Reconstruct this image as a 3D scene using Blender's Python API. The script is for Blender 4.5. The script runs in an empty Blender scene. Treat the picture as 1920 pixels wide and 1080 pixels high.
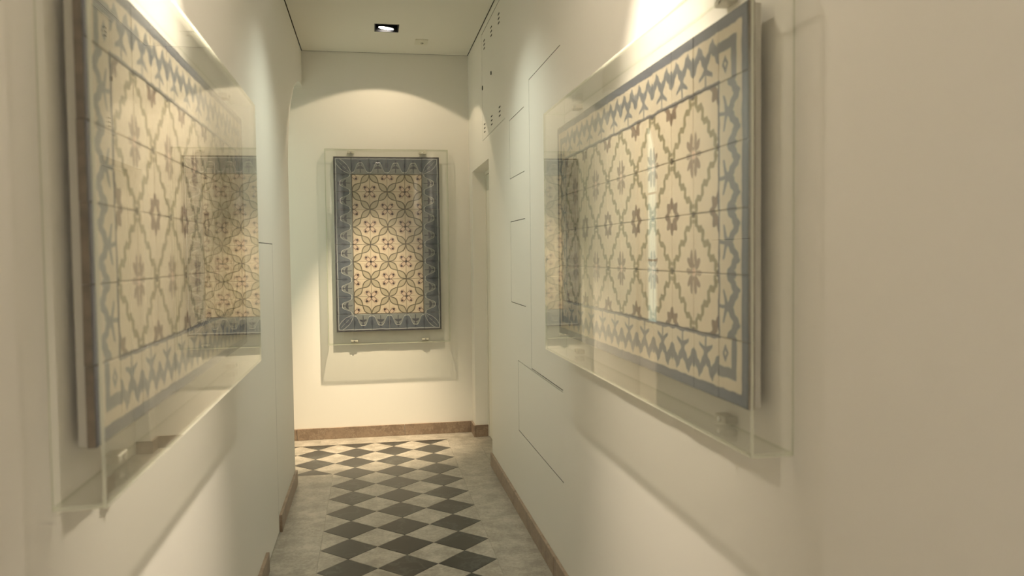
import bpy, bmesh, math, random
from mathutils import Vector, Matrix

random.seed(7)
scene = bpy.context.scene
C = scene.collection
S = 0.284                      # metres per floor-diamond diagonal; the plan below is in these units

# ------------------------------------------------------------------ camera
F_PX = 1494.2
CAM = (-0.5208, -13.7203, 5.1868)
YAW, PITCH, ROLL = 0.1748, -0.0428, -0.0118
fw = Vector((math.sin(YAW) * math.cos(PITCH), math.cos(YAW) * math.cos(PITCH), math.sin(PITCH)))
rt = Vector((math.cos(YAW), -math.sin(YAW), 0))
up = rt.cross(fw)
r2 = rt * math.cos(ROLL) + up * math.sin(ROLL)
u2 = -rt * math.sin(ROLL) + up * math.cos(ROLL)
cd = bpy.data.cameras.new('camera')
cd.sensor_width = 36.0
cd.lens = 36.0 * F_PX / 1920.0
cd.clip_start = 0.02
cd.dof.use_dof = True
cd.dof.focus_distance = 6.2
cd.dof.aperture_fstop = 4.0
cam = bpy.data.objects.new('camera', cd)
C.objects.link(cam)
cam.matrix_world = Matrix(((r2.x, u2.x, -fw.x, CAM[0] * S), (r2.y, u2.y, -fw.y, CAM[1] * S),
                           (r2.z, u2.z, -fw.z, CAM[2] * S), (0, 0, 0, 1)))
scene.camera = cam

# ------------------------------------------------------------------ world and exposure
w = bpy.data.worlds.new('world')
scene.world = w
w.use_nodes = True
w.node_tree.nodes['Background'].inputs[0].default_value = (0.9, 0.95, 0.85, 1)
w.node_tree.nodes['Background'].inputs[1].default_value = 0.02
vs = scene.view_settings
vs.view_transform = 'Standard'
vs.look = 'None'
vs.gamma = 1.0
vs.use_curve_mapping = False
vs.exposure = 0.48
scene.cycles.max_bounces = 10
scene.cycles.diffuse_bounces = 8
scene.cycles.glossy_bounces = 3
scene.cycles.transparent_max_bounces = 24
scene.cycles.caustics_reflective = False
scene.cycles.caustics_refractive = False
scene.cycles.use_light_tree = False
scene.cycles.use_adaptive_sampling = True
scene.cycles.adaptive_threshold = 0.03

# lamp powers (the lamps themselves are built with their fixtures)
P_FAR_WIDE, P_FAR_HOT = 17.5, 700.0
P_NEAR_WIDE, P_LEFT, P_RIGHT = 26.0, 310.0, 225.0
P_MID_FILL = 62.0  # added unseen lamp, greenish fill for the mid-corridor walls
P_BEHIND_FILL = 86.0  # added unseen lamp, ambient fill from behind the camera
DAYLIGHT = 0.5
WARM = (1.0, 0.79, 0.53)
WARM2 = (1.0, 0.855, 0.675)
COOL = (0.84, 1.0, 0.88)
MID_FILLC = (0.93, 1.0, 0.85)
BEHIND_FILLC = (1.0, 0.88, 0.79)

# ------------------------------------------------------------------ shader helpers
class E:
    nt = None
    def __init__(s, v): s.v = v
    @staticmethod
    def m(op, *a, clamp=False):
        n = E.nt.nodes.new('ShaderNodeMath'); n.operation = op; n.use_clamp = clamp
        for i, x in enumerate(a):
            x = x.v if isinstance(x, E) else x
            if isinstance(x, (int, float)): n.inputs[i].default_value = x
            else: E.nt.links.new(x, n.inputs[i])
        return E(n.outputs[0])
    def __add__(s, o): return E.m('ADD', s, o)
    __radd__ = __add__
    def __sub__(s, o): return E.m('SUBTRACT', s, o)
    def __rsub__(s, o): return E.m('SUBTRACT', o, s)
    def __mul__(s, o): return E.m('MULTIPLY', s, o)
    __rmul__ = __mul__
    def __truediv__(s, o): return E.m('DIVIDE', s, o)
    def __neg__(s): return E.m('MULTIPLY', s, -1.0)

def ab(x): return E.m('ABSOLUTE', x)
def mn(*a):
    r = a[0]
    for x in a[1:]: r = E.m('MINIMUM', r, x)
    return r
def mx(*a):
    r = a[0]
    for x in a[1:]: r = E.m('MAXIMUM', r, x)
    return r
def sin(x): return E.m('SINE', x)
def cos(x): return E.m('COSINE', x)
def sq(x): return E.m('SQRT', x)
def hyp(x, y): return sq(x * x + y * y)
def frac(x): return E.m('FRACT', x)
def floor_(x): return E.m('FLOOR', x)
def mod(x, k): return E.m('FLOORED_MODULO', x, k)
def gt(x, k): return E.m('GREATER_THAN', x, k)
def lt(x, k): return E.m('LESS_THAN', x, k)
def sel(c, a, b): return b + c * (a - b)
def sm(x, e0, e1):
    """1 below e0 fading to 0 above e1"""
    n = E.nt.nodes.new('ShaderNodeMapRange'); n.interpolation_type = 'SMOOTHSTEP'
    E.nt.links.new(x.v, n.inputs[0])
    n.inputs[1].default_value = e0; n.inputs[2].default_value = e1
    n.inputs[3].default_value = 1.0; n.inputs[4].default_value = 0.0
    return E(n.outputs[0])
def mixc(f, a, b):
    """a where f=0, b where f=1"""
    n = E.nt.nodes.new('ShaderNodeMix'); n.data_type = 'RGBA'
    for i, x in ((0, f), (6, a), (7, b)):
        x = x.v if isinstance(x, E) else x
        if isinstance(x, tuple): n.inputs[i].default_value = (*x, 1)
        elif isinstance(x, (int, float)): n.inputs[i].default_value = x
        else: E.nt.links.new(x, n.inputs[i])
    return E(n.outputs[2])
def noise(vec, scale, detail=3.0, rough=0.5, out=0):
    n = E.nt.nodes.new('ShaderNodeTexNoise')
    n.inputs['Scale'].default_value = scale; n.inputs['Detail'].default_value = detail
    n.inputs['Roughness'].default_value = rough
    if vec is not None: E.nt.links.new(vec, n.inputs['Vector'])
    return E(n.outputs[out])
def new_mat(name):
    m = bpy.data.materials.new(name); m.use_nodes = True
    E.nt = m.node_tree
    b = m.node_tree.nodes['Principled BSDF']
    return m, b
def setc(b, col):
    if isinstance(col, tuple): b.inputs['Base Color'].default_value = (*col, 1)
    else: E.nt.links.new(col.v, b.inputs['Base Color'])
def bump(b, h, strength, dist=0.002):
    n = E.nt.nodes.new('ShaderNodeBump')
    n.inputs['Strength'].default_value = strength; n.inputs['Distance'].default_value = dist
    E.nt.links.new(h.v, n.inputs['Height']); E.nt.links.new(n.outputs[0], b.inputs['Normal'])
def coord(kind='Object', obj=None):
    n = E.nt.nodes.new('ShaderNodeTexCoord')
    if obj: n.object = obj
    return n.outputs[kind]
def worldpos():
    return E.nt.nodes.new('ShaderNodeNewGeometry').outputs['Position']
def rnd():
    return E(E.nt.nodes.new('ShaderNodeObjectInfo').outputs['Random'])

def plain(name, col, rough=0.6, metal=0.0, var=0.0, scale=6.0, bstr=0.0, bscale=60.0, spec=0.5):
    m, b = new_mat(name)
    if var:
        p = worldpos()
        n = noise(p, scale, 4)
        lo = tuple(c * (1 - var) for c in col); hi = tuple(min(1, c * (1 + var)) for c in col)
        setc(b, mixc(n, lo, hi))
    else: setc(b, col)
    b.inputs['Roughness'].default_value = rough; b.inputs['Metallic'].default_value = metal
    b.inputs['Specular IOR Level'].default_value = spec
    if bstr: bump(b, noise(worldpos(), bscale, 3), bstr)
    return m

M = {}
M['wall'] = plain('painted_plaster', (0.79, 0.775, 0.725), 0.55, spec=0.3)
M['ceiling'] = plain('painted_ceiling', (0.78, 0.765, 0.70), 0.8, spec=0.2)
M['gap'] = plain('gap_dark', (0.10, 0.095, 0.075), 0.9)
M['door'] = plain('painted_door', (0.75, 0.735, 0.66), 0.5, var=0.01)
M['grout'] = plain('floor_grout', (0.34, 0.31, 0.25), 0.9)
M['black'] = plain('black_metal', (0.006, 0.006, 0.006), 0.45)
M['chrome'] = plain('lamp_reflector', (0.75, 0.73, 0.70), 0.2, 1.0)
M['clip'] = plain('clear_clip', (0.56, 0.54, 0.46), 0.35)
M['plastic'] = plain('white_plastic', (0.72, 0.70, 0.60), 0.5)
M['board'] = plain('backing_board', (0.58, 0.56, 0.50), 0.6, var=0.02)
M['biscuit'] = plain('tile_biscuit', (0.20, 0.16, 0.12), 0.9, var=0.6, scale=45)
M['slot'] = plain('slot_dark', (0.03, 0.03, 0.025), 0.9)  # also painted into the panel recesses as seam shade

def marble(name, lo, hi, vein, rough, scale=3.0, vs_=5.0):
    m, b = new_mat(name)
    p = worldpos(); r = rnd()
    add = E.nt.nodes.new('ShaderNodeVectorMath'); add.operation = 'ADD'
    E.nt.links.new(p, add.inputs[0])
    cmb = E.nt.nodes.new('ShaderNodeCombineXYZ')
    E.nt.links.new((r * 13.0).v, cmb.inputs[0]); E.nt.links.new((r * 7.0).v, cmb.inputs[1])
    E.nt.links.new(cmb.outputs[0], add.inputs[1])
    v = add.outputs[0]
    n1 = noise(v, scale, 6, 0.62)
    n2 = noise(v, scale * 7, 4, 0.6)
    c = mixc(sm(n1 * 0.65 + n2 * 0.35, 0.36, 0.66), hi, lo)
    ridge = ab(noise(v, vs_, 5, 0.6) - 0.5)
    c = mixc(sm(ridge, 0.0, 0.022) * 0.45, c, vein)
    c = mixc(r * 0.12, c, lo)
    setc(b, c)
    b.inputs['Roughness'].default_value = rough
    return m
M['light_marble'] = marble('light_marble', (0.225, 0.205, 0.168), (0.43, 0.395, 0.335), (0.19, 0.165, 0.125), 0.32, 9.0, 8.0)
M['dark_marble'] = marble('dark_marble', (0.018, 0.018, 0.016), (0.034, 0.034, 0.030), (0.09, 0.10, 0.09), 0.30, 3.0, 3.0)
M['brown_marble'] = marble('brown_marble', (0.20, 0.145, 0.105), (0.32, 0.24, 0.175), (0.42, 0.34, 0.26), 0.35, 9.0, 9.0)

# clear acrylic: a flat sheet that lets light straight through and mirrors by Fresnel
def acrylic():
    m, b = new_mat('clear_acrylic')
    nt = m.node_tree
    nt.nodes.remove(b)
    out = nt.nodes['Material Output']
    lw = nt.nodes.new('ShaderNodeLayerWeight'); lw.inputs[0].default_value = 0.5
    f = E(lw.outputs['Facing'])
    fr = E.m('POWER', f, 5.0) * 0.96 + 0.04
    tr = nt.nodes.new('ShaderNodeBsdfTransparent'); tr.inputs[0].default_value = (0.985, 0.99, 0.982, 1)
    gl = nt.nodes.new('ShaderNodeBsdfGlossy'); gl.inputs['Roughness'].default_value = 0.004
    gl.inputs[0].default_value = (1, 1, 1, 1)
    mixs = nt.nodes.new('ShaderNodeMixShader')
    nt.links.new(fr.v, mixs.inputs[0]); nt.links.new(tr.outputs[0], mixs.inputs[1]); nt.links.new(gl.outputs[0], mixs.inputs[2])
    nt.links.new(mixs.outputs[0], out.inputs[0])
    return m
def acrylic_edge():
    m, b = new_mat('polished_acrylic_edge')
    nt = m.node_tree; nt.nodes.remove(b); out = nt.nodes['Material Output']
    df = nt.nodes.new('ShaderNodeBsdfDiffuse'); df.inputs[0].default_value = (0.86, 0.88, 0.76, 1)
    tl = nt.nodes.new('ShaderNodeBsdfTranslucent'); tl.inputs[0].default_value = (0.9, 0.92, 0.8, 1)
    tr = nt.nodes.new('ShaderNodeBsdfTransparent'); tr.inputs[0].default_value = (0.95, 0.97, 0.93, 1)
    a = nt.nodes.new('ShaderNodeMixShader'); a.inputs[0].default_value = 0.5
    nt.links.new(df.outputs[0], a.inputs[1]); nt.links.new(tl.outputs[0], a.inputs[2])
    c = nt.nodes.new('ShaderNodeMixShader'); c.inputs[0].default_value = 0.62
    nt.links.new(tr.outputs[0], c.inputs[1]); nt.links.new(a.outputs[0], c.inputs[2])
    nt.links.new(c.outputs[0], out.inputs[0])
    return m
M['acrylic'] = acrylic()
M['acrylic_edge'] = acrylic_edge()
def emit(name, col, st):
    m, b = new_mat(name)
    b.inputs['Base Color'].default_value = (*col, 1)
    b.inputs['Emission Color'].default_value = (*col, 1)
    b.inputs['Emission Strength'].default_value = st
    if st > 10: m.cycles.emission_sampling = 'NONE'
    return m
M['lamp'] = emit('lamp_face', (1.0, 0.90, 0.80), 14.0)

# ------------------------------------------------------------------ mesh helpers (plan units in, metres out)
def link(name, me, mats, parent=None):
    o = bpy.data.objects.new(name, me)
    C.objects.link(o)
    for m in (mats if isinstance(mats, (list, tuple)) else [mats]):
        if m and len(me.materials) < (len(mats) if isinstance(mats, (list, tuple)) else 1): me.materials.append(m)
    if parent: o.parent = parent
    return o
def mesh_py(name, verts, faces, scale=S, mi=None, smooth=False):
    me = bpy.data.meshes.new(name)
    me.from_pydata([(x * scale, y * scale, z * scale) for x, y, z in verts], [], faces)
    if mi:
        for p, i in zip(me.polygons, mi): p.material_index = i
    if smooth:
        for p in me.polygons: p.use_smooth = True
    bm = bmesh.new(); bm.from_mesh(me)
    bmesh.ops.recalc_face_normals(bm, faces=bm.faces)
    bm.to_mesh(me); bm.free()
    me.update()
    return me
def boxv(x0, x1, y0, y1, z0, z1):
    v = [(x0, y0, z0), (x1, y0, z0), (x1, y1, z0), (x0, y1, z0), (x0, y0, z1), (x1, y0, z1), (x1, y1, z1), (x0, y1, z1)]
    f = [(0, 3, 2, 1), (4, 5, 6, 7), (0, 1, 5, 4), (1, 2, 6, 5), (2, 3, 7, 6), (3, 0, 4, 7)]
    return v, f
def box(name, x0, x1, y0, y1, z0, z1, mat, parent=None, bevel=0.0):
    v, f = boxv(x0, x1, y0, y1, z0, z1)
    me = mesh_py(name, v, f)
    if bevel:
        bm = bmesh.new(); bm.from_mesh(me)
        bmesh.ops.bevel(bm, geom=list(bm.edges), offset=bevel * S, segments=2, affect='EDGES', profile=0.6)
        bm.to_mesh(me); bm.free()
    return link(name, me, mat, parent)
def boxes(name, lst, mat, parent=None):
    V, Fc = [], []
    for b in lst:
        v, f = boxv(*b); o = len(V)
        V += v; Fc += [tuple(i + o for i in q) for q in f]
    return link(name, mesh_py(name, V, Fc), mat, parent)
def prism(name, pts, z0, z1, mat, parent=None):
    n = len(pts)
    V = [(x, y, z0) for x, y in pts] + [(x, y, z1) for x, y in pts]
    Fc = [tuple(range(n))[::-1], tuple(range(n, 2 * n))] + [(i, (i + 1) % n, n + (i + 1) % n, n + i) for i in range(n)]
    return link(name, mesh_py(name, V, Fc), mat, parent)
def cyl(name, p0, p1, r, mat, parent=None, seg=20, r1=None, smooth=True):
    p0, p1 = Vector(p0), Vector(p1); ax = (p1 - p0).normalized()
    a = ax.orthogonal().normalized(); b = ax.cross(a)
    r1 = r if r1 is None else r1
    V = []
    for p, rr in ((p0, r), (p1, r1)):
        for i in range(seg):
            t = 2 * math.pi * i / seg
            V.append(tuple(p + (a * math.cos(t) + b * math.sin(t)) * rr))
    Fc = [tuple(range(seg))[::-1], tuple(range(seg, 2 * seg))] + [(i, (i + 1) % seg, seg + (i + 1) % seg, seg + i) for i in range(seg)]
    me = mesh_py(name, V, Fc)
    for p in me.polygons: p.use_smooth = len(p.vertices) == 4
    return link(name, me, mat, parent)
def struct(o, label=None):
    o['kind'] = 'structure'
    if label: o['label'] = label
    return o
def tag(o, label, cat, group=None):
    o['label'] = label; o['category'] = cat
    if group: o['group'] = group
    return o
def empty(name, loc, rz=0.0, parent=None):
    o = bpy.data.objects.new(name, None); C.objects.link(o)
    o.empty_display_size = 0.05
    o.location = tuple(c * S for c in loc); o.rotation_euler = (0, 0, rz)
    if parent: o.parent = parent
    return o

def grid_sheet(u0, u1, v0, v1, holes, put, thick):
    """A plate in (u,v) with rectangular holes; put(u,v,w) -> xyz, w=0 visible face, w>0 into the wall.
    holes: (ua,ub,va,vb,depth,closed).  Returns verts, faces."""
    us = sorted({u0, u1, *[h[i] for h in holes for i in (0, 1)]})
    vs_ = sorted({v0, v1, *[h[i] for h in holes for i in (2, 3)]})
    us = [u for u in us if u0 <= u <= u1]; vs_ = [v for v in vs_ if v0 <= v <= v1]
    V, Fc, idx = [], [], {}
    global SEAM_SHADE; SEAM_SHADE = []
    def vert(u, v, w):
        k = (round(u, 5), round(v, 5), round(w, 5))
        if k not in idx: idx[k] = len(V); V.append(put(u, v, w))
        return idx[k]
    def quad(*p): Fc.append(tuple(vert(*q) for q in p))
    for i in range(len(us) - 1):
        for j in range(len(vs_) - 1):
            a, b, c, d = us[i], us[i + 1], vs_[j], vs_[j + 1]
            mu, mv = (a + b) / 2, (c + d) / 2
            if any(h[0] < mu < h[1] and h[2] < mv < h[3] for h in holes): continue
            quad((a, c, 0), (b, c, 0), (b, d, 0), (a, d, 0))
    for ua, ub, va, vb, dep, closed in holes:
        n0 = len(Fc)
        quad((ua, va, 0), (ua, vb, 0), (ua, vb, dep), (ua, va, dep))
        quad((ub, va, 0), (ub, vb, 0), (ub, vb, dep), (ub, va, dep))
        if va > v0: quad((ua, va, 0), (ub, va, 0), (ub, va, dep), (ua, va, dep))
        quad((ua, vb, 0), (ub, vb, 0), (ub, vb, dep), (ua, vb, dep))
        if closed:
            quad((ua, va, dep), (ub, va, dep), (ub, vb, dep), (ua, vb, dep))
            SEAM_SHADE += list(range(n0, len(Fc)))       # recess faces painted dark to stand in for seam shade
    # outer rim and back
    t = thick
    quad((u0, v0, 0), (u0, v1, 0), (u0, v1, t), (u0, v0, t)); quad((u1, v0, 0), (u1, v1, 0), (u1, v1, t), (u1, v0, t))
    quad((u0, v1, 0), (u1, v1, 0), (u1, v1, t), (u0, v1, t))
    return V, Fc

# ------------------------------------------------------------------ the shell (plan units)
XL, XR, YB, YF, ZC = -2.31, 2.33, 9.28, -24.0, 10.88
XN = -3.40                                   # outer wall of the arched bay on the left
JL = 4.86                                    # near jamb of the arched opening on the left
NR0, NR1, NZ = 5.45, 8.64, 7.50              # door niche on the right
GAP = 0.012

# right wall: niche, flush service panels
panels_r = [  # y0, y1, z0, z1
    (3.05, 6.42, 8.05, 10.70),
    (0.95, 2.50, 6.72, 7.92),
    (0.95, 2.50, 4.19, 5.85),
    (-1.95, 0.45, 3.09, 8.31),
    (-1.95, 1.81, 1.66, 3.07),
]
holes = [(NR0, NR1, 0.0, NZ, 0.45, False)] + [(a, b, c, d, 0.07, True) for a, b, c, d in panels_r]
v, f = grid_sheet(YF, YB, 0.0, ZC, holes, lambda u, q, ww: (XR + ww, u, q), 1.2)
struct(link('wall_right', mesh_py('wall_right', v, f, mi=[int(i in SEAM_SHADE) for i in range(len(f))]), [M['wall'], M['slot']]))
wall_right = bpy.data.objects['wall_right']

# back wall, running on to the left behind the arch
v, f = boxv(XN - 0.5, XR + 1.6, YB, YB + 0.5, 0, ZC)
wall_back = struct(link('wall_back', mesh_py('wall_back', v, f), M['wall']))

# left wall: plate with a flush hatch, then the quarter arch over the opening
HY0, HY1, HZ = -0.24, 1.58, 5.425
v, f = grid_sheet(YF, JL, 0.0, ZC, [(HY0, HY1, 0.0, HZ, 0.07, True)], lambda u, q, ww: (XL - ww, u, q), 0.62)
seam_shade = list(SEAM_SHADE)
arch = [(JL, 7.15)]
for i in range(1, 25):
    t = i / 24 * math.pi / 2
    arch.append((YB - (YB - JL) * math.cos(t) ** 1.0, 7.15 + 2.75 * math.sin(t) ** 1.12))
arch[-1] = (YB, 9.90)
o = len(v); n = len(arch)
for (a, b) in arch:
    for ww in (0, 0.62):
        v.append((XL - ww, a, b)); v.append((XL - ww, a, ZC))
for i in range(n - 1):
    q = o + 4 * i
    f.append((q, q + 4, q + 5, q + 1))            # face towards the corridor
    f.append((q + 2, q + 6, q + 7, q + 3))        # far face
    f.append((q, q + 4, q + 6, q + 2))            # soffit
wall_left = struct(link('wall_left', mesh_py('wall_left', v, f, mi=[int(i in seam_shade) for i in range(len(f))]), [M['wall'], M['slot']]))
# passage behind the arch
v, f = boxv(XN - 0.3, XL - 0.62, JL - 0.5, JL, 0, ZC)
struct(link('wall_bay_side', mesh_py('wall_bay_side', v, f), M['wall']))
WY0, WY1, WZ0, WZ1 = 5.75, 9.0, 3.0, 9.0     # daylight window of the bay
v, f = grid_sheet(JL - 0.3, YB + 0.3, 0.0, ZC, [(WY0, WY1, WZ0, WZ1, 0.35, False)], lambda u, q, ww: (XN - ww, u, q), 0.4)
struct(link('wall_bay', mesh_py('wall_bay', v, f), M['wall']))
v, f = boxv(XL - 1.0, XR + 1.5, YF - 0.5, YF, 0, ZC)
struct(link('wall_front', mesh_py('wall_front', v, f), M['wall']))

# ceiling with a fine shadow gap along the walls and cut-outs for the downlights
LAMPS = [(-0.02, 6.75), (0.0, -6.35), (0.0, -18.5), (0.0, 0.6)]  # last two are added fill lamps, out of view
HW, HL = 0.305, 0.35
SG = 0.022
v, f = grid_sheet(XL + SG, XR - SG, YF, YB - SG, [(x - HW, x + HW, y - HL, y + HL, 0.35, False) for x, y in LAMPS],
                  lambda a, b, ww: (a, b, ZC + ww), 0.1)
struct(link('ceiling', mesh_py('ceiling', v, f), M['ceiling']))
v, f = boxv(XN - 0.6, XR + 1.6, YF - 0.5, YB + 0.5, ZC + 0.42, ZC + 0.55)
struct(link('ceiling_void', mesh_py('ceiling_void', v, f), M['gap']))
v, f = boxv(XN, XL - 0.62, JL, YB, ZC, ZC + 0.1)
struct(link('ceiling_bay', mesh_py('ceiling_bay', v, f), M['ceiling']))

# ------------------------------------------------------------------ floor
floor = struct(box('floor', XN - 0.6, XR + 1.6, YF - 0.5, YB + 0.5, -0.25, -0.008, M['grout']))
J = 0.0045
_cache = {}
def diamond(name, cx, cy, mat, clip=None):
    """a square slab set on its corner; clip in 'N','S','E','W' keeps only that half"""
    h = 0.5 - J
    pts = [(0, -h), (h, 0), (0, h), (-h, 0)]
    if clip == 'S': pts = [(0, -h), (h, -J), (-h, -J)]
    if clip == 'N': pts = [(h, J), (0, h), (-h, J)]
    if clip == 'W': pts = [(-J, -h), (-J, h), (-h, 0)]
    if clip == 'E': pts = [(J, -h), (h, 0), (J, h)]
    k = (name, clip)
    if k not in _cache:
        m_ = len(pts)
        ins = 0.985
        V = [(x, y, -0.10) for x, y in pts] + [(x, y, -0.004) for x, y in pts] + [(x * ins, y * ins, 0.0) for x, y in pts]
        Fc = [tuple(range(2 * m_, 3 * m_))]
        for lv in (0, 1):
            Fc += [(lv * m_ + i, lv * m_ + (i + 1) % m_, (lv + 1) * m_ + (i + 1) % m_, (lv + 1) * m_ + i) for i in range(m_)]
        me = mesh_py(name, V, Fc); me.materials.append(mat)
        _cache[k] = me
    o = bpy.data.objects.new(name, _cache[k]); C.objects.link(o)
    o.parent = floor
    o.location = (cx * S, cy * S, random.uniform(-0.0002, 0.0002))
    return o
JN = -4                                       # nearest row laid slab by slab
for i in (-1, 0, 1):
    for j in range(JN, 8): diamond('dark_floor_tile', i, j + 0.5, M['dark_marble'])
    diamond('dark_floor_tile', i, 8.5, M['dark_marble'], 'S')
for i in (-2, -3):
    diamond('dark_floor_tile', i, 5.5, M['dark_marble'], 'N')
    for j in (6, 7): diamond('dark_floor_tile', i, j + 0.5, M['dark_marble'])
    diamond('dark_floor_tile', i, 8.5, M['dark_marble'], 'S')
for i in (-0.5, 0.5):
    for j in range(JN, 9): diamond('light_floor_tile', i, j, M['light_marble'])
for j in range(JN, 9): diamond('light_floor_tile', 1.5, j, M['light_marble'], 'W')
for j in range(JN, 6): diamond('light_floor_tile', -1.5, j, M['light_marble'], 'E')
for i in (-1.5, -2.5):
    for j in (6, 7, 8): diamond('light_floor_tile', i, j, M['light_marble'])
# border slabs
def slab(x0, x1, y0, y1):
    v, f = boxv(x0 + 0.0012, x1 - 0.0012, y0 + 0.0012, y1 - 0.0012, -0.10, 0.0)
    o = link('border_slab', mesh_py('border_slab', v, f), M['light_marble'], floor)
    return o
ys = [-4, -1.2, 1.7, 4.6, 8.5]
for a, b in zip(ys[:-1], ys[1:]): slab(1.5, XR, a, b)
slab(XR, XR + 0.42, NR0, NR1)
ys = [-4, -0.9, 2.3, 5.5]
for a, b in zip(ys[:-1], ys[1:]): slab(XL, -1.5, a, b)
slab(XN, XL, JL, 5.5)
xs = [XN, -2.0, 0.4, XR]
for a, b in zip(xs[:-1], xs[1:]): slab(a, b, 8.5, YB)
# paving that runs on towards and behind the camera, out of the picture
V, Fc = [], []
def addp(pts, z):
    o = len(V); V.extend([(x, y, z) for x, y in pts]); Fc.append(tuple(range(o, o + len(pts))))
mi = []
addp([(XL, YF), (XR, YF), (XR, JN), (XL, JN)], -0.002); mi.append(0)
for i in (-1, 0, 1):
    for j in range(int(YF), JN):
        addp([(i, j), (i + .494, j + .5), (i, j + .994), (i - .494, j + .5)], 0.0); mi.append(1)
me = mesh_py('floor_paving', V, Fc, mi=mi)
fp = link('floor_paving', me, [M['light_marble'], M['dark_marble']], floor)
fp['kind'] = 'stuff'

# ------------------------------------------------------------------ skirting
BH, BT = 0.325, 0.055
def skirt(name, segs):
    root = empty(name, (segs[0][0], segs[0][2], 0)); root['kind'] = 'structure'
    for s_ in segs:
        o = box('skirting_stone', *s_, 0.0, BH + random.uniform(-.006, .006), M['brown_marble'], None, 0.008)
        o.parent = root; o.matrix_parent_inverse = Matrix.Translation((-root.location.x, -root.location.y, 0))
    return root
g = 0.004
skirt('baseboard_back', [(XN, -2.66 - g, YB - BT, YB), (-2.66 + g, 0.35 - g, YB - BT, YB), (0.35 + g, XR, YB - BT, YB)])
skirt('baseboard_right', [(XR - BT, XR, 5.45 - g, 2.2), (XR - BT, XR, -1.4, 2.2 - g), (XR - BT, XR, -5.0, -1.4 - g), (XR - BT, XR, -8.6, -5.0 - g)])
skirt('baseboard_right_far', [(XR - BT, XR, NR1 - BT, YB - BT - g), (XR + g, XR + 0.36, NR1 - BT, NR1)])
skirt('baseboard_left', [(XL, XL + BT, 1.62, 3.3 - g), (XL, XL + BT, 3.3, JL)])
skirt('baseboard_left_near', [(XL, XL + BT, -4.0, -0.28), (XL, XL + BT, -7.6, -4.0 - g)])

# ------------------------------------------------------------------ door in the niche
d = empty('door_1', (XR + 0.40, (NR0 + NR1) / 2, 0)); d['kind'] = 'structure'
def inroot(o, root):
    o.parent = root; o.matrix_parent_inverse = Matrix.Translation(-Vector(root.location)); return o
inroot(box('door_leaf', XR + 0.385, XR + 0.45, NR0 + 0.10, NR1 - 0.10, 0.02, NZ - 0.10, M['door'], None, 0.006), d)
inroot(boxes('door_frame', [(XR + 0.36, XR + 0.449, NR0 + 0.002, NR0 + 0.09, 0, NZ - 0.002), (XR + 0.36, XR + 0.449, NR1 - 0.09, NR1 - 0.002, 0, NZ - 0.002),
                            (XR + 0.36, XR + 0.449, NR0 + 0.09, NR1 - 0.09, NZ - 0.09, NZ - 0.002)], M['door']), d)
hd = inroot(cyl('door_handle', (XR + 0.385, NR0 + 0.45, 3.6), (XR + 0.24, NR0 + 0.45, 3.6), 0.035, M['chrome']), d)
inroot(box('door_back', XR + 0.46, XR + 0.6, NR0 - .2, NR1 + .2, 0, NZ + .2, M['gap']), d)

# ------------------------------------------------------------------ flush service panels in the walls
def flush(name, side, y0, y1, z0, z1, label):
    g_ = GAP; gy = 0.006 if side > 0 else 0.002
    x0, x1 = (XR + 0.001, XR + 0.068) if side > 0 else (XL - 0.068, XL - 0.001)
    root = empty(name, ((x0 + x1) / 2, (y0 + y1) / 2, z0))
    tag(root, label, 'panel')
    inroot(box('panel_leaf', x0, x1, y0 + gy, y1 - gy, z0 + g_, z1 - g_, M['wall']), root)
    return root
cab = flush('access_panel', 1, *panels_r[0], 'flush white cupboard panel high up above the doorway with slotted vents')
for (yc, z0) in [(5.95, 10.24), (4.79, 10.24), (3.70, 10.22), (6.04, 8.21), (4.885, 8.21), (3.71, 8.21)]:
    for k in range(3):
        inroot(boxes('vent_slot', [(XR - 0.004, XR + 0.02, yc - 0.10, yc + 0.10, z0 + k * 0.095, z0 + k * 0.095 + 0.028)], M['slot']), cab)
for (yc, zc_, w_) in [(6.325, 9.36, 0.045), (4.876, 9.41, 0.035)]:
    lk = inroot(cyl('keyhole_lock', (XR + 0.01, yc, zc_), (XR - 0.012, yc, zc_), w_ * 1.3, M['slot']), cab)
flush('access_panel', 1, *panels_r[1], 'small flush wall panel level with the acrylic case top, right wall')
flush('access_panel', 1, *panels_r[2], 'small flush wall panel at mid height on the right wall')
flush('access_panel', 1, *panels_r[3], 'tall narrow flush panel beside the far end of the right acrylic case')
flush('access_panel', 1, *panels_r[4], 'low wide flush panel just above the right skirting')
flush('wall_hatch', -1, HY0, HY1, 0.012, HZ, 'flush hatch door in the left wall interrupting the skirting')

# ------------------------------------------------------------------ painted tile patterns (shader maths in tile units)
def panel_coords(root, t):
    p = coord('Object', root)
    n = E.nt.nodes.new('ShaderNodeSeparateXYZ'); E.nt.links.new(p, n.inputs[0])
    # hand-painted wobble
    nz = E.nt.nodes.new('ShaderNodeTexNoise'); nz.inputs['Scale'].default_value = 28.0; nz.inputs['Detail'].default_value = 2.0
    E.nt.links.new(p, nz.inputs['Vector'])
    sp = E.nt.nodes.new('ShaderNodeSeparateXYZ'); E.nt.links.new(nz.outputs[1], sp.inputs[0])
    x, z = E(n.outputs[0]), E(n.outputs[2])
    wx, wz = (E(sp.outputs[0]) - 0.5) * 0.10, (E(sp.outputs[1]) - 0.5) * 0.10
    return x / t, z / t, wx, wz, p

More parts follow.
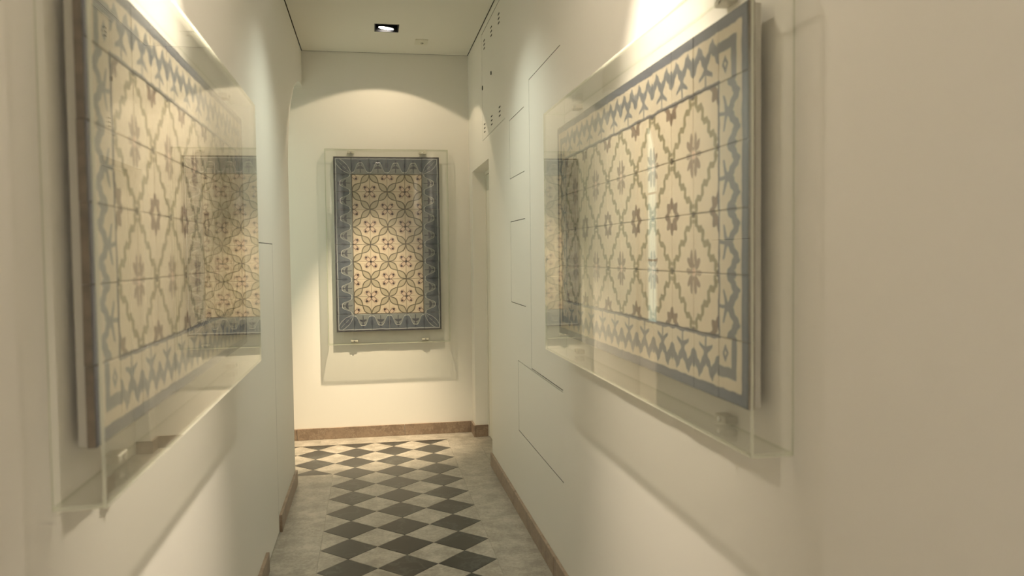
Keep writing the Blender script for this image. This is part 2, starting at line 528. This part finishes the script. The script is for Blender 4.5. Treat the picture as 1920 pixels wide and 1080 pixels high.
def lattice(u, v):
    """distance off / along the nearer diagonal through the odd nodes; returns (t, s)"""
    a = mod(u + v + 1.0, 2.0) - 1.0      # 0 on odd ... shifted below
    a = mod(u + v, 2.0) - 1.0
    b = mod(u - v, 2.0) - 1.0
    k = lt(ab(a), ab(b))
    t = sel(k, a, b) * 0.70710678
    s = sel(k, b, a)                     # runs -1..1 from node to node across 2 units of (u -+ v)
    return t, s

def flower_cell(u, v):
    """coordinates relative to the nearest even (u+v) lattice point"""
    p = u + v; q = u - v
    pa = mod(p + 1.0, 2.0) - 1.0
    qa = mod(q + 1.0, 2.0) - 1.0
    return (pa + qa) * 0.5, (pa - qa) * 0.5

def back_pattern(root, cols, rows, t):
    m, b = new_mat('painted_tile_leaf_lattice')
    U, V, wx, wz, p = panel_coords(root, t)
    U = U + cols / 2.0
    u, v = U + wx * 0.6 - 1.0, V + wz * 0.6 - 1.0           # field coordinates
    r = rnd()
    fine = noise(p, 60.0, 4, 0.6); blot = noise(p, 16.0, 3, 0.5)
    cream = mixc(blot, (0.46, 0.385, 0.295), (0.575, 0.50, 0.385))
    cream = mixc(r * 0.25, cream, (0.47, 0.40, 0.30))
    # leaf chains
    tt, ss = lattice(u, v)
    prof = ab(sin(ss * math.pi)) * 0.155 + 0.004
    at = ab(tt)
    inside = sm(at - prof, -0.01, 0.01)
    line = sm(ab(at - prof), 0.020, 0.040)
    cross = sm(ab(tt), 0.008, 0.022) * sm(ab(ab(ss) - 0.5), 0.10, 0.5) * 0.25
    col = mixc(inside * (0.40 + blot * 0.35), cream, (0.27, 0.25, 0.175))
    col = mixc(line * 0.92, col, (0.070, 0.062, 0.038))
    # node boss
    nd = hyp(mod(u + v + 0.0, 2.0) - 1.0, mod(u - v, 2.0) - 1.0)
    col = mixc(sm(nd, 0.06, 0.13) * 0.8, col, (0.13, 0.10, 0.08))
    # flowers: four petals in an X with a dark dot at each tip
    fx, fy = flower_cell(u, v)
    ax, ay = ab(fx), ab(fy)
    dot = sm(hyp(ax - 0.255, ay - 0.255), 0.042, 0.068)
    pa, pb = (ax + ay) * 0.7071 - 0.215, (ax - ay) * 0.7071
    pr = hyp(pa / 0.19, pb / 0.10)
    ring = sm(ab(pr - 1.0), 0.10, 0.26)
    fill = sm(pr, 0.85, 1.0)
    cen = sm(hyp(fx, fy), 0.05, 0.095)
    tip = sm(ab(hyp(ax - 0.30, ay - 0.22) - 0.08), 0.012, 0.03) * 0.6 + sm(ab(hyp(ax - 0.22, ay - 0.30) - 0.08), 0.012, 0.03) * 0.6
    col = mixc(fill * 0.22, col, (0.50, 0.28, 0.24))
    col = mixc(tip * 0.7, col, (0.24, 0.13, 0.11))
    col = mixc(ring * 0.85, col, (0.10, 0.055, 0.05))
    col = mixc(mx(dot, cen * 0.9), col, (0.022, 0.015, 0.018))
    # fine field frame
    fw_, fh_ = cols - 2.0, rows - 2.0
    du, dv = mn(u, fw_ - u), mn(v, fh_ - v)
    dmin = mn(du, dv)                                         # >0 inside the field
    fl = sm(ab(dmin - 0.02), 0.012, 0.030)
    col = mixc(fl * 0.85, col, (0.10, 0.085, 0.07))
    # border: along a, across bb (0 at the outer edge, 1 at the field)
    Uw, Vw = U + wx * 0.5, V + wz * 0.5
    bu, bv = mn(Uw, cols - Uw), mn(Vw, rows - Vw)
    hor = lt(bv, bu)
    bb = mn(bu, bv)
    a = frac(sel(hor, Uw, Vw)) - 0.5
    cs_ = cos(a * 2 * math.pi)
    wave = 0.62 - (cs_ - cos(a * 6 * math.pi) * 0.13) * 0.31
    corner = lt(mx(bu, bv), 1.0)
    blue = mixc(blot * 0.75 + fine * 0.25, (0.052, 0.064, 0.085), (0.150, 0.172, 0.206))
    blue = mixc(r * 0.35, blue, (0.065, 0.085, 0.12))
    pale = mixc(fine, (0.16, 0.182, 0.19), (0.32, 0.325, 0.29))
    inner = sm(wave - bb, -0.02, 0.02) * (1.0 - corner)
    bc = mixc(inner * 0.78, blue, pale)
    edge = sm(ab(bb - wave), 0.012, 0.032) * (1.0 - corner)
    edge2 = sm(ab(bb - wave - 0.09), 0.010, 0.026) * (1.0 - corner)
    aa = ab(a)
    stem = sm(aa, 0.012, 0.030) * sm(ab(bb - 0.56), 0.34, 0.38)
    bulb = sm(hyp(a / 0.07, (bb - 0.36) / 0.12), 0.85, 1.1)
    leafr = hyp((aa * 0.8 + (bb - 0.62) * 0.6 - 0.07) / 0.13, (aa * 0.6 - (bb - 0.62) * 0.8 - 0.06) / 0.055)
    leaf = sm(leafr, 0.85, 1.1)
    barr = sm(ab(bb - 0.66), 0.014, 0.03) * sm(aa, 0.15, 0.19)
    seam_leaf = sm(hyp((0.5 - aa) / 0.10, (bb - 0.50) / 0.16), 0.8, 1.1)
    motif = mx(stem, bulb, leaf * 0.9, barr, seam_leaf * 0.55) * (1.0 - corner)
    bc = mixc(edge2 * 0.45, bc, (0.085, 0.10, 0.15))
    bc = mixc(motif * 0.88, bc, (0.026, 0.032, 0.058))
    bc = mixc(edge * 0.75, bc, (0.52, 0.53, 0.49))
    # corner leaf on the diagonal
    cd_ = ab(bu - bv); cs = (bu + bv) * 0.5
    cl = mx(sm(ab(cd_ - sin(cs * math.pi) * 0.30), 0.015, 0.035) * 0.8, sm(cd_, 0.012, 0.03) * 0.5) * corner * gt(cs, 0.25)
    bc = mixc(cl * 0.7, bc, (0.55, 0.56, 0.54))
    bc = mixc(sm(ab(hyp(bu - 0.62, bv - 0.62) - 0.16), 0.02, 0.045) * corner * 0.8, bc, (0.05, 0.06, 0.10))
    # outer dark fillet and white line
    bc = mixc(sm(ab(bb - 0.125), 0.014, 0.026) * 0.85, bc, (0.50, 0.52, 0.53))
    bc = mixc(sm(bb, 0.085, 0.097), bc, mixc(fine, (0.035, 0.034, 0.042), (0.085, 0.082, 0.09)))
    col = mixc(sm(dmin, -0.006, 0.006), col, bc)
    setc(b, col)
    b.inputs['Roughness'].default_value = 0.22
    bump(b, noise(p, 45.0, 3), 0.12, 0.001)
    return m

def side_pattern(root, cols, rows, t):
    m, b = new_mat('painted_tile_rope_lattice')
    U, V, wx, wz, p = panel_coords(root, t)
    U = U + cols / 2.0
    u, v = U + wx * 0.9 - 1.0, V + wz * 0.9 - 1.0
    r = rnd()
    fine = noise(p, 60.0, 4, 0.6); blot = noise(p, 14.0, 3, 0.5)
    cream = mixc(blot, (0.61, 0.525, 0.395), (0.72, 0.635, 0.49))
    cream = mixc(r * 0.22, cream, (0.52, 0.44, 0.325))
    tt, ss = lattice(u, v)
    wob = sin(ss * math.pi * 4.0) * 0.042
    thick = 0.066 + cos(ss * math.pi * 8.0) * 0.024
    rope = sm(ab(tt - wob) - thick, -0.014, 0.014)
    near_node = sm(ab(ss), 0.80, 0.92)                        # 1 away from the node ends
    olive = mixc(blot, (0.13, 0.11, 0.05), (0.25, 0.215, 0.115))
    col = mixc(rope * 0.88, cream, olive)
    nd_u, nd_v = flower_cell(u + 1.0, v)                      # relative to the odd nodes
    n_r = hyp(nd_u, nd_v)
    brk = sm(ab(ab(nd_v) - 0.13) - 0.035, -0.012, 0.012) * sm(ab(nd_u), 0.13, 0.17)
    col = mixc(brk * 0.75, col, olive)
    col = mixc(sm(n_r, 0.05, 0.085) * 0.9, col, (0.10, 0.075, 0.055))
    # two kinds of flower in alternate rows
    fx, fy = flower_cell(u, v)
    rr = hyp(fx, fy)
    th = E.m('ARCTAN2', fy, fx)
    row_even = lt(ab(mod(v - fy + 1.0, 2.0) - 1.0), 0.5)
    brown = mixc(blot, (0.095, 0.052, 0.038), (0.20, 0.12, 0.09))
    star = sm(rr - (0.30 + cos(th * 8.0) * 0.045), -0.015, 0.015) * (1.0 - sm(rr - (0.105 + cos(th * 4.0) * 0.02), -0.01, 0.012))
    ax, ay = ab(fx), ab(fy)
    pet1 = sm(hyp((ay - 0.23) / 0.15, (ax - 0.085) / 0.06), 0.85, 1.12)
    pet2 = sm(hyp((ax * 0.75 + ay * 0.66 - 0.23) / 0.13, (ax * 0.66 - ay * 0.75) / 0.065), 0.85, 1.12)
    pet3 = sm(hyp((ax - 0.22) / 0.10, ay / 0.055), 0.85, 1.12)
    hring = sm(ab(rr - 0.115), 0.020, 0.042)
    rose = mx(pet1, pet2, pet3 * 0.8, hring * 0.8)
    col = mixc(sm(rr, 0.06, 0.10) * (1.0 - row_even) * 0.7, col, (0.66, 0.46, 0.38))
    col = mixc(sel(row_even, star * 0.92, rose * 0.80), col, brown)
    # thin blue frame of the field
    fw_, fh_ = cols - 2.0, rows - 2.0
    du, dv = mn(u, fw_ - u), mn(v, fh_ - v)
    dmin = mn(du, dv)
    # border
    Uw, Vw = U + wx * 0.7, V + wz * 0.7
    bu, bv = mn(Uw, cols - Uw), mn(Vw, rows - Vw)
    hor = lt(bv, bu)
    bb = mn(bu, bv)
    a = frac(sel(hor, Uw, Vw)) - 0.5
    aa = ab(a)
    corner = lt(mx(bu, bv), 1.0)
    notc = 1.0 - corner
    tri = 1.0 - ab(mod(a + 0.25, 0.5) - 0.25) * 4.0                 # 1 at tile centre/joint, 0 at the quarters
    zig_c = 0.36 + (tri * 0.6 + cos(a * 4 * math.pi) * 0.2 + 0.2) * 0.25
    zig = sm(ab(bb - zig_c) - (0.118 + sin(aa * 50.0) * 0.018), -0.014, 0.014) * notc
    stem = sm(aa, 0.022, 0.040) * sm(ab(bb - 0.75), 0.20, 0.23) * notc
    arm = sm(ab(bb - (aa * 0.42 + 0.705)) - (0.062 - aa * 0.12), -0.012, 0.012) * sm(aa, 0.25, 0.29) * notc
    cap = sm(hyp(aa / 0.10, (bb - 0.70) / 0.05), 0.8, 1.15) * notc
    lob = sm(hyp((0.5 - aa) / 0.075, (bb - 0.50) / 0.14), 0.8, 1.1) * notc
    cw = sm(ab(bb - 0.46) - 0.09, -0.015, 0.015) * corner
    cdia = sm(ab(ab(bu - 0.76) * 1.3 + ab(bv - 0.76) - 0.10), 0.035, 0.06) * corner
    mot = mx(zig, stem, arm, cap * 0.9, lob, cw, cdia)
    bluem = mixc(blot * 0.6 + fine * 0.4, (0.075, 0.092, 0.125), (0.17, 0.195, 0.24))
    bc = mixc(mot * 0.90, mixc(0.35, cream, (0.55, 0.51, 0.42)), bluem)
    band = mixc(fine, (0.085, 0.098, 0.145), (0.15, 0.168, 0.22))
    band = mixc(r * 0.3, band, (0.11, 0.12, 0.16))
    bc = mixc(sm(bb, 0.175, 0.19), bc, band)
    bc = mixc(sm(ab(bb - 0.185), 0.012, 0.024) * 0.8, bc, (0.08, 0.09, 0.14))
    bc = mixc(sm(bb, 0.035, 0.05) * 0.6, bc, (0.06, 0.065, 0.095))
    col = mixc(sm(dmin, -0.006, 0.006), col, bc)
    col = mixc(sm(ab(dmin + 0.01), 0.028, 0.045) * 0.88, col, mixc(blot, (0.06, 0.065, 0.10), (0.12, 0.13, 0.18)))
    setc(b, col)
    b.inputs['Roughness'].default_value = 0.22
    bump(b, noise(p, 45.0, 3), 0.12, 0.001)
    return m

# ------------------------------------------------------------------ tile panels
TH, BD = 0.055, 0.055                      # tile and board thickness
def tile_panel(loc, rz, cols, rows, pitch, front, pattern, label):
    """loc: wall point under the middle of the panel at its lower edge; front: distance wall -> tile face"""
    root = empty('tile_panel', loc, rz)
    tag(root, label, 'tile panel')
    W, H = cols * pitch, rows * pitch
    box('backing_board', -W / 2 + 0.02, W / 2 - 0.02, -(front - TH - 0.004), -(front - TH - BD), 0.012, H - 0.012, M['board'], root, 0.004)
    for sx in (-1, 1):
        for zz in (0.14, 0.86):
            cyl('standoff_bolt', (sx * W * 0.42, -0.006, H * zz), (sx * W * 0.42, -(front - TH - BD), H * zz), 0.03, M['clip'], root)
    mat = pattern(root, cols, rows, pitch * S)
    h = pitch / 2 - 0.0022
    c = 0.006
    v = [(-h, 0, -h), (h, 0, -h), (h, 0, h), (-h, 0, h)]
    v += [(-h, -TH + c, -h), (h, -TH + c, -h), (h, -TH + c, h), (-h, -TH + c, h)]
    hh = h - c
    v += [(-hh, -TH, -hh), (hh, -TH, -hh), (hh, -TH, hh), (-hh, -TH, hh)]
    f = [(0, 1, 2, 3), (8, 9, 10, 11)]
    mi_ = [1, 0]
    for i in range(4):
        k = (i + 1) % 4
        f.append((i, k, 4 + k, 4 + i)); mi_.append(1)
        f.append((4 + i, 4 + k, 8 + k, 8 + i)); mi_.append(0)
    me = mesh_py('tile', v, f, mi=mi_)
    me.materials.append(mat); me.materials.append(M['biscuit'])
    for i in range(cols):
        for j in range(rows):
            o = bpy.data.objects.new('tile', me); C.objects.link(o); o.parent = root
            o.location = ((-W / 2 + (i + 0.5) * pitch) * S, -(front - TH) * S + random.uniform(-0.0007, 0.0004), (j + 0.5) * pitch * S)
            o.rotation_euler = (random.gauss(0, 0.0025), random.gauss(0, 0.003), random.gauss(0, 0.0025))
    return root

P = 0.491
tile_panel((-0.03, YB, 3.045), 0.0, 6, 10, P, 0.18, back_pattern,
           'upright blue-bordered painted tile panel with leaf lattice on the end wall')
RY, LY = -5.415, -5.685
tile_panel((XR, RY, 4.03), -math.pi / 2, 12, 6, P, 0.175, side_pattern,
           'wide painted tile panel with rope lattice on the right wall')
tile_panel((XL, LY, 4.05), math.pi / 2, 12, 6, P, 0.155, side_pattern,
           'wide painted tile panel with rope lattice on the left wall')

# ------------------------------------------------------------------ clear acrylic cases over the panels
def case(loc, rz, x0, x1, H, depth, label, clips):
    root = empty('acrylic_case', loc, rz)
    tag(root, label, 'display case', 'acrylic cases')
    t = 0.021
    def pane(name, bx, thin):
        v, f = boxv(*bx)
        me = mesh_py(name, v, f)
        for p in me.polygons:
            p.material_index = 0 if abs(p.normal[thin]) > 0.9 else 1
        return link(name, me, [M['acrylic'], M['acrylic_edge']], root)
    e = 0.0008
    pane('front_pane', (x0, x1, -depth, -depth + t, 0, H), 1)
    pane('side_pane', (x0, x0 + t, -depth + t + e, -0.002, 0, H), 0)
    pane('side_pane', (x1 - t, x1, -depth + t + e, -0.002, 0, H), 0)
    pane('top_pane', (x0 + t + e, x1 - t - e, -depth + t + e, -0.002, H - t, H), 2)
    pane('bottom_pane', (x0 + t + e, x1 - t - e, -depth + t + e, -0.002, 0, t), 2)
    for cx in clips:
        for z0, z1 in ((t + 0.002, t + 0.10), (H - t - 0.10, H - t - 0.002)):
            zm = (z0 + z1) / 2
            cl = box('wall_clip', cx - 0.10, cx + 0.10, -0.11, -0.002, zm - 0.03, zm + 0.03, M['clip'], root, 0.012)
            cyl('clip_screw', (cx, -0.111, zm), (cx, -0.122, zm), 0.022, M['chrome'], cl)
    return root
case((0.0, YB, 2.70), 0.0, -1.73, 1.68, 5.45, 0.32, 'clear acrylic case enclosing the upright panel on the end wall', (-1.02, 0.98))
def side_case(loc_y, wall_x, rz, y0, y1, label):
    s = 1 if rz > 0 else -1
    a, b_ = sorted((s * (y0 - loc_y), s * (y1 - loc_y)))
    return case((wall_x, loc_y, 3.77), rz, a, b_, 3.46, 0.32 if s < 0 else 0.29, label, (a + 0.95, b_ - 0.95))
side_case(RY, XR, -math.pi / 2, -8.69, -2.20, 'clear acrylic case enclosing the wide panel on the right wall')
side_case(LY, XL, math.pi / 2, -8.92, -2.43, 'clear acrylic case enclosing the wide panel on the left wall')

# ------------------------------------------------------------------ downlights
def spot(name, loc, aim, power, col, angle, blend, radius, parent):
    ld = bpy.data.lights.new(name, 'SPOT'); ld.energy = power; ld.color = col
    ld.spot_size = math.radians(angle); ld.spot_blend = blend; ld.shadow_soft_size = radius
    o = bpy.data.objects.new(name, ld); C.objects.link(o)
    p = Vector(loc) * S; q = Vector(aim) * S
    o.rotation_euler = (q - p).to_track_quat('-Z', 'Y').to_euler()
    o.location = p - Vector(parent.location)
    o.parent = parent
    return o
def downlight(x, y, aim, label, spots):
    root = empty('downlight', (x, y, ZC)); tag(root, label, 'downlight', 'recessed ceiling downlights')
    e = 0.004
    a, b_ = HW - e, HL - e
    D = 0.30
    V, Fc = [], []
    for z, s_ in ((-0.006, 1.0), (D, 1.0)):
        for sx, sy in ((-1, -1), (1, -1), (1, 1), (-1, 1)): V.append((sx * a * s_, sy * b_ * s_, z))
    wl = 0.02
    for z in (-0.006, D - wl):
        for sx, sy in ((-1, -1), (1, -1), (1, 1), (-1, 1)): V.append((sx * (a - wl), sy * (b_ - wl), z))
    for i in range(4):
        k = (i + 1) % 4
        Fc += [(i, k, 4 + k, 4 + i), (8 + i, 8 + k, 12 + k, 12 + i), (i, k, 8 + k, 8 + i)]
    Fc += [(4, 5, 6, 7), (12, 13, 14, 15)]
    link('housing', mesh_py('housing', V, Fc), M['black'], root)
    # lamp head: shallow reflector dish with the bright face, tipped towards its aim
    ax = (Vector(aim) - Vector((x, y, ZC))).normalized()
    ax = (ax * 0.05 + Vector((-0.12, 0.12, -1))).normalized()
    c0 = Vector((-0.01, 0.13, 0.035))
    dish = cyl('lamp_head', c0 - ax * 0.07, c0, 0.15, M['black'], root, 32, 0.205)
    cyl('lamp_face', c0 + ax * 0.002, c0 + ax * 0.008, 0.185, M['lamp'], dish, 32)
    cyl('lamp_cap', c0 + ax * 0.012, c0 + ax * 0.02, 0.04, M['chrome'], dish, 20)
    for nm, am, pw, col, an, bl, rad in spots:
        spot(nm, (x, y, ZC - 0.015), am, pw, col, an, bl, rad, root)
    return root
downlight(*LAMPS[0], (-0.7, YB, 0.6), 'small square black downlight glowing in the ceiling before the end wall', [
    ('wide_beam', (-0.55, YB, 0.6), P_FAR_WIDE, WARM, 111, 0.06, 0.018),
    ('hot_beam', (-0.90, YB - 0.75, 0.0), P_FAR_HOT, WARM, 40, 1.0, 0.02)])
downlight(*LAMPS[1], (0.0, -6.35, 0.0), 'recessed downlight over the two wide tile panels', [
    ('wide_beam', (0.0, -6.2, 0), P_NEAR_WIDE, WARM2, 165, 0.5, 0.02),
    ('left_beam', (XL, -6.45, 5.3), P_LEFT, WARM2, 46, 1.0, 0.02),
    ('right_beam', (XR, -6.2, 5.8), P_RIGHT, WARM2, 44, 1.0, 0.02)])
downlight(*LAMPS[2], (0.0, -18.5, 0.0), 'added fill downlight behind the viewer, out of view', [
    ('wide_beam', (0.0, -18.5, 0), P_BEHIND_FILL, BEHIND_FILLC, 150, 0.6, 0.03)])
downlight(*LAMPS[3], (0.0, 0.6, 0.0), 'added fill downlight halfway along the corridor, out of view', [
    ('wide_beam', (0.0, 0.6, 0), P_MID_FILL, MID_FILLC, 112, 1.0, 0.03)])
# daylit frosted window in the bay behind the arch
wn = empty('window_1', (XN - 0.1, (WY0 + WY1) / 2, WZ0)); wn['kind'] = 'structure'
fr = inroot(boxes('window_frame', [(XN - 0.22, XN - 0.10, WY0, WY0 + 0.16, WZ0, WZ1), (XN - 0.22, XN - 0.10, WY1 - 0.16, WY1, WZ0, WZ1),
        (XN - 0.22, XN - 0.10, WY0 + 0.16, WY1 - 0.16, WZ0, WZ0 + 0.16), (XN - 0.22, XN - 0.10, WY0 + 0.16, WY1 - 0.16, WZ1 - 0.16, WZ1)], M['door']), wn)
PANE = emit('daylit_frosted_glass', COOL, DAYLIGHT)
ym = (WY0 + WY1) / 2
inroot(boxes('mullion', [(XN - 0.21, XN - 0.11, ym - 0.05, ym + 0.05, WZ0 + 0.16, WZ1 - 0.16)], M['door']), wn)
for zz in (4.95, 6.9):
    inroot(boxes('glazing_bar', [(XN - 0.20, XN - 0.12, WY0 + 0.16, WY1 - 0.16, zz - 0.03, zz + 0.03)], M['door']), wn)
for a_, b_ in ((WY0 + 0.16, ym - 0.05), (ym + 0.05, WY1 - 0.16)):
    for c_, d_ in ((WZ0 + 0.16, 4.92), (4.98, 6.87), (6.93, WZ1 - 0.16)):
        inroot(boxes('window_pane', [(XN - 0.175, XN - 0.155, a_, b_, c_, d_)], PANE), wn)
inroot(boxes('window_backing', [(XN - 0.40, XN - 0.36, WY0 - 0.1, WY1 + 0.1, WZ0 - 0.1, WZ1 + 0.1)], M['gap']), wn)

# ------------------------------------------------------------------ small ceiling sensor
sn = empty('ceiling_sensor', (0.915, 7.92, ZC)); tag(sn, 'small pale square sensor on the ceiling beside the downlight', 'sensor')
box('base_plate', -0.165, 0.165, -0.25, 0.25, -0.025, -0.0005, M['plastic'], sn, 0.006)
cyl('sensor_eye', (0.02, 0.05, -0.026), (0.02, 0.05, -0.055), 0.045, M['clip'], sn, 20, 0.03)
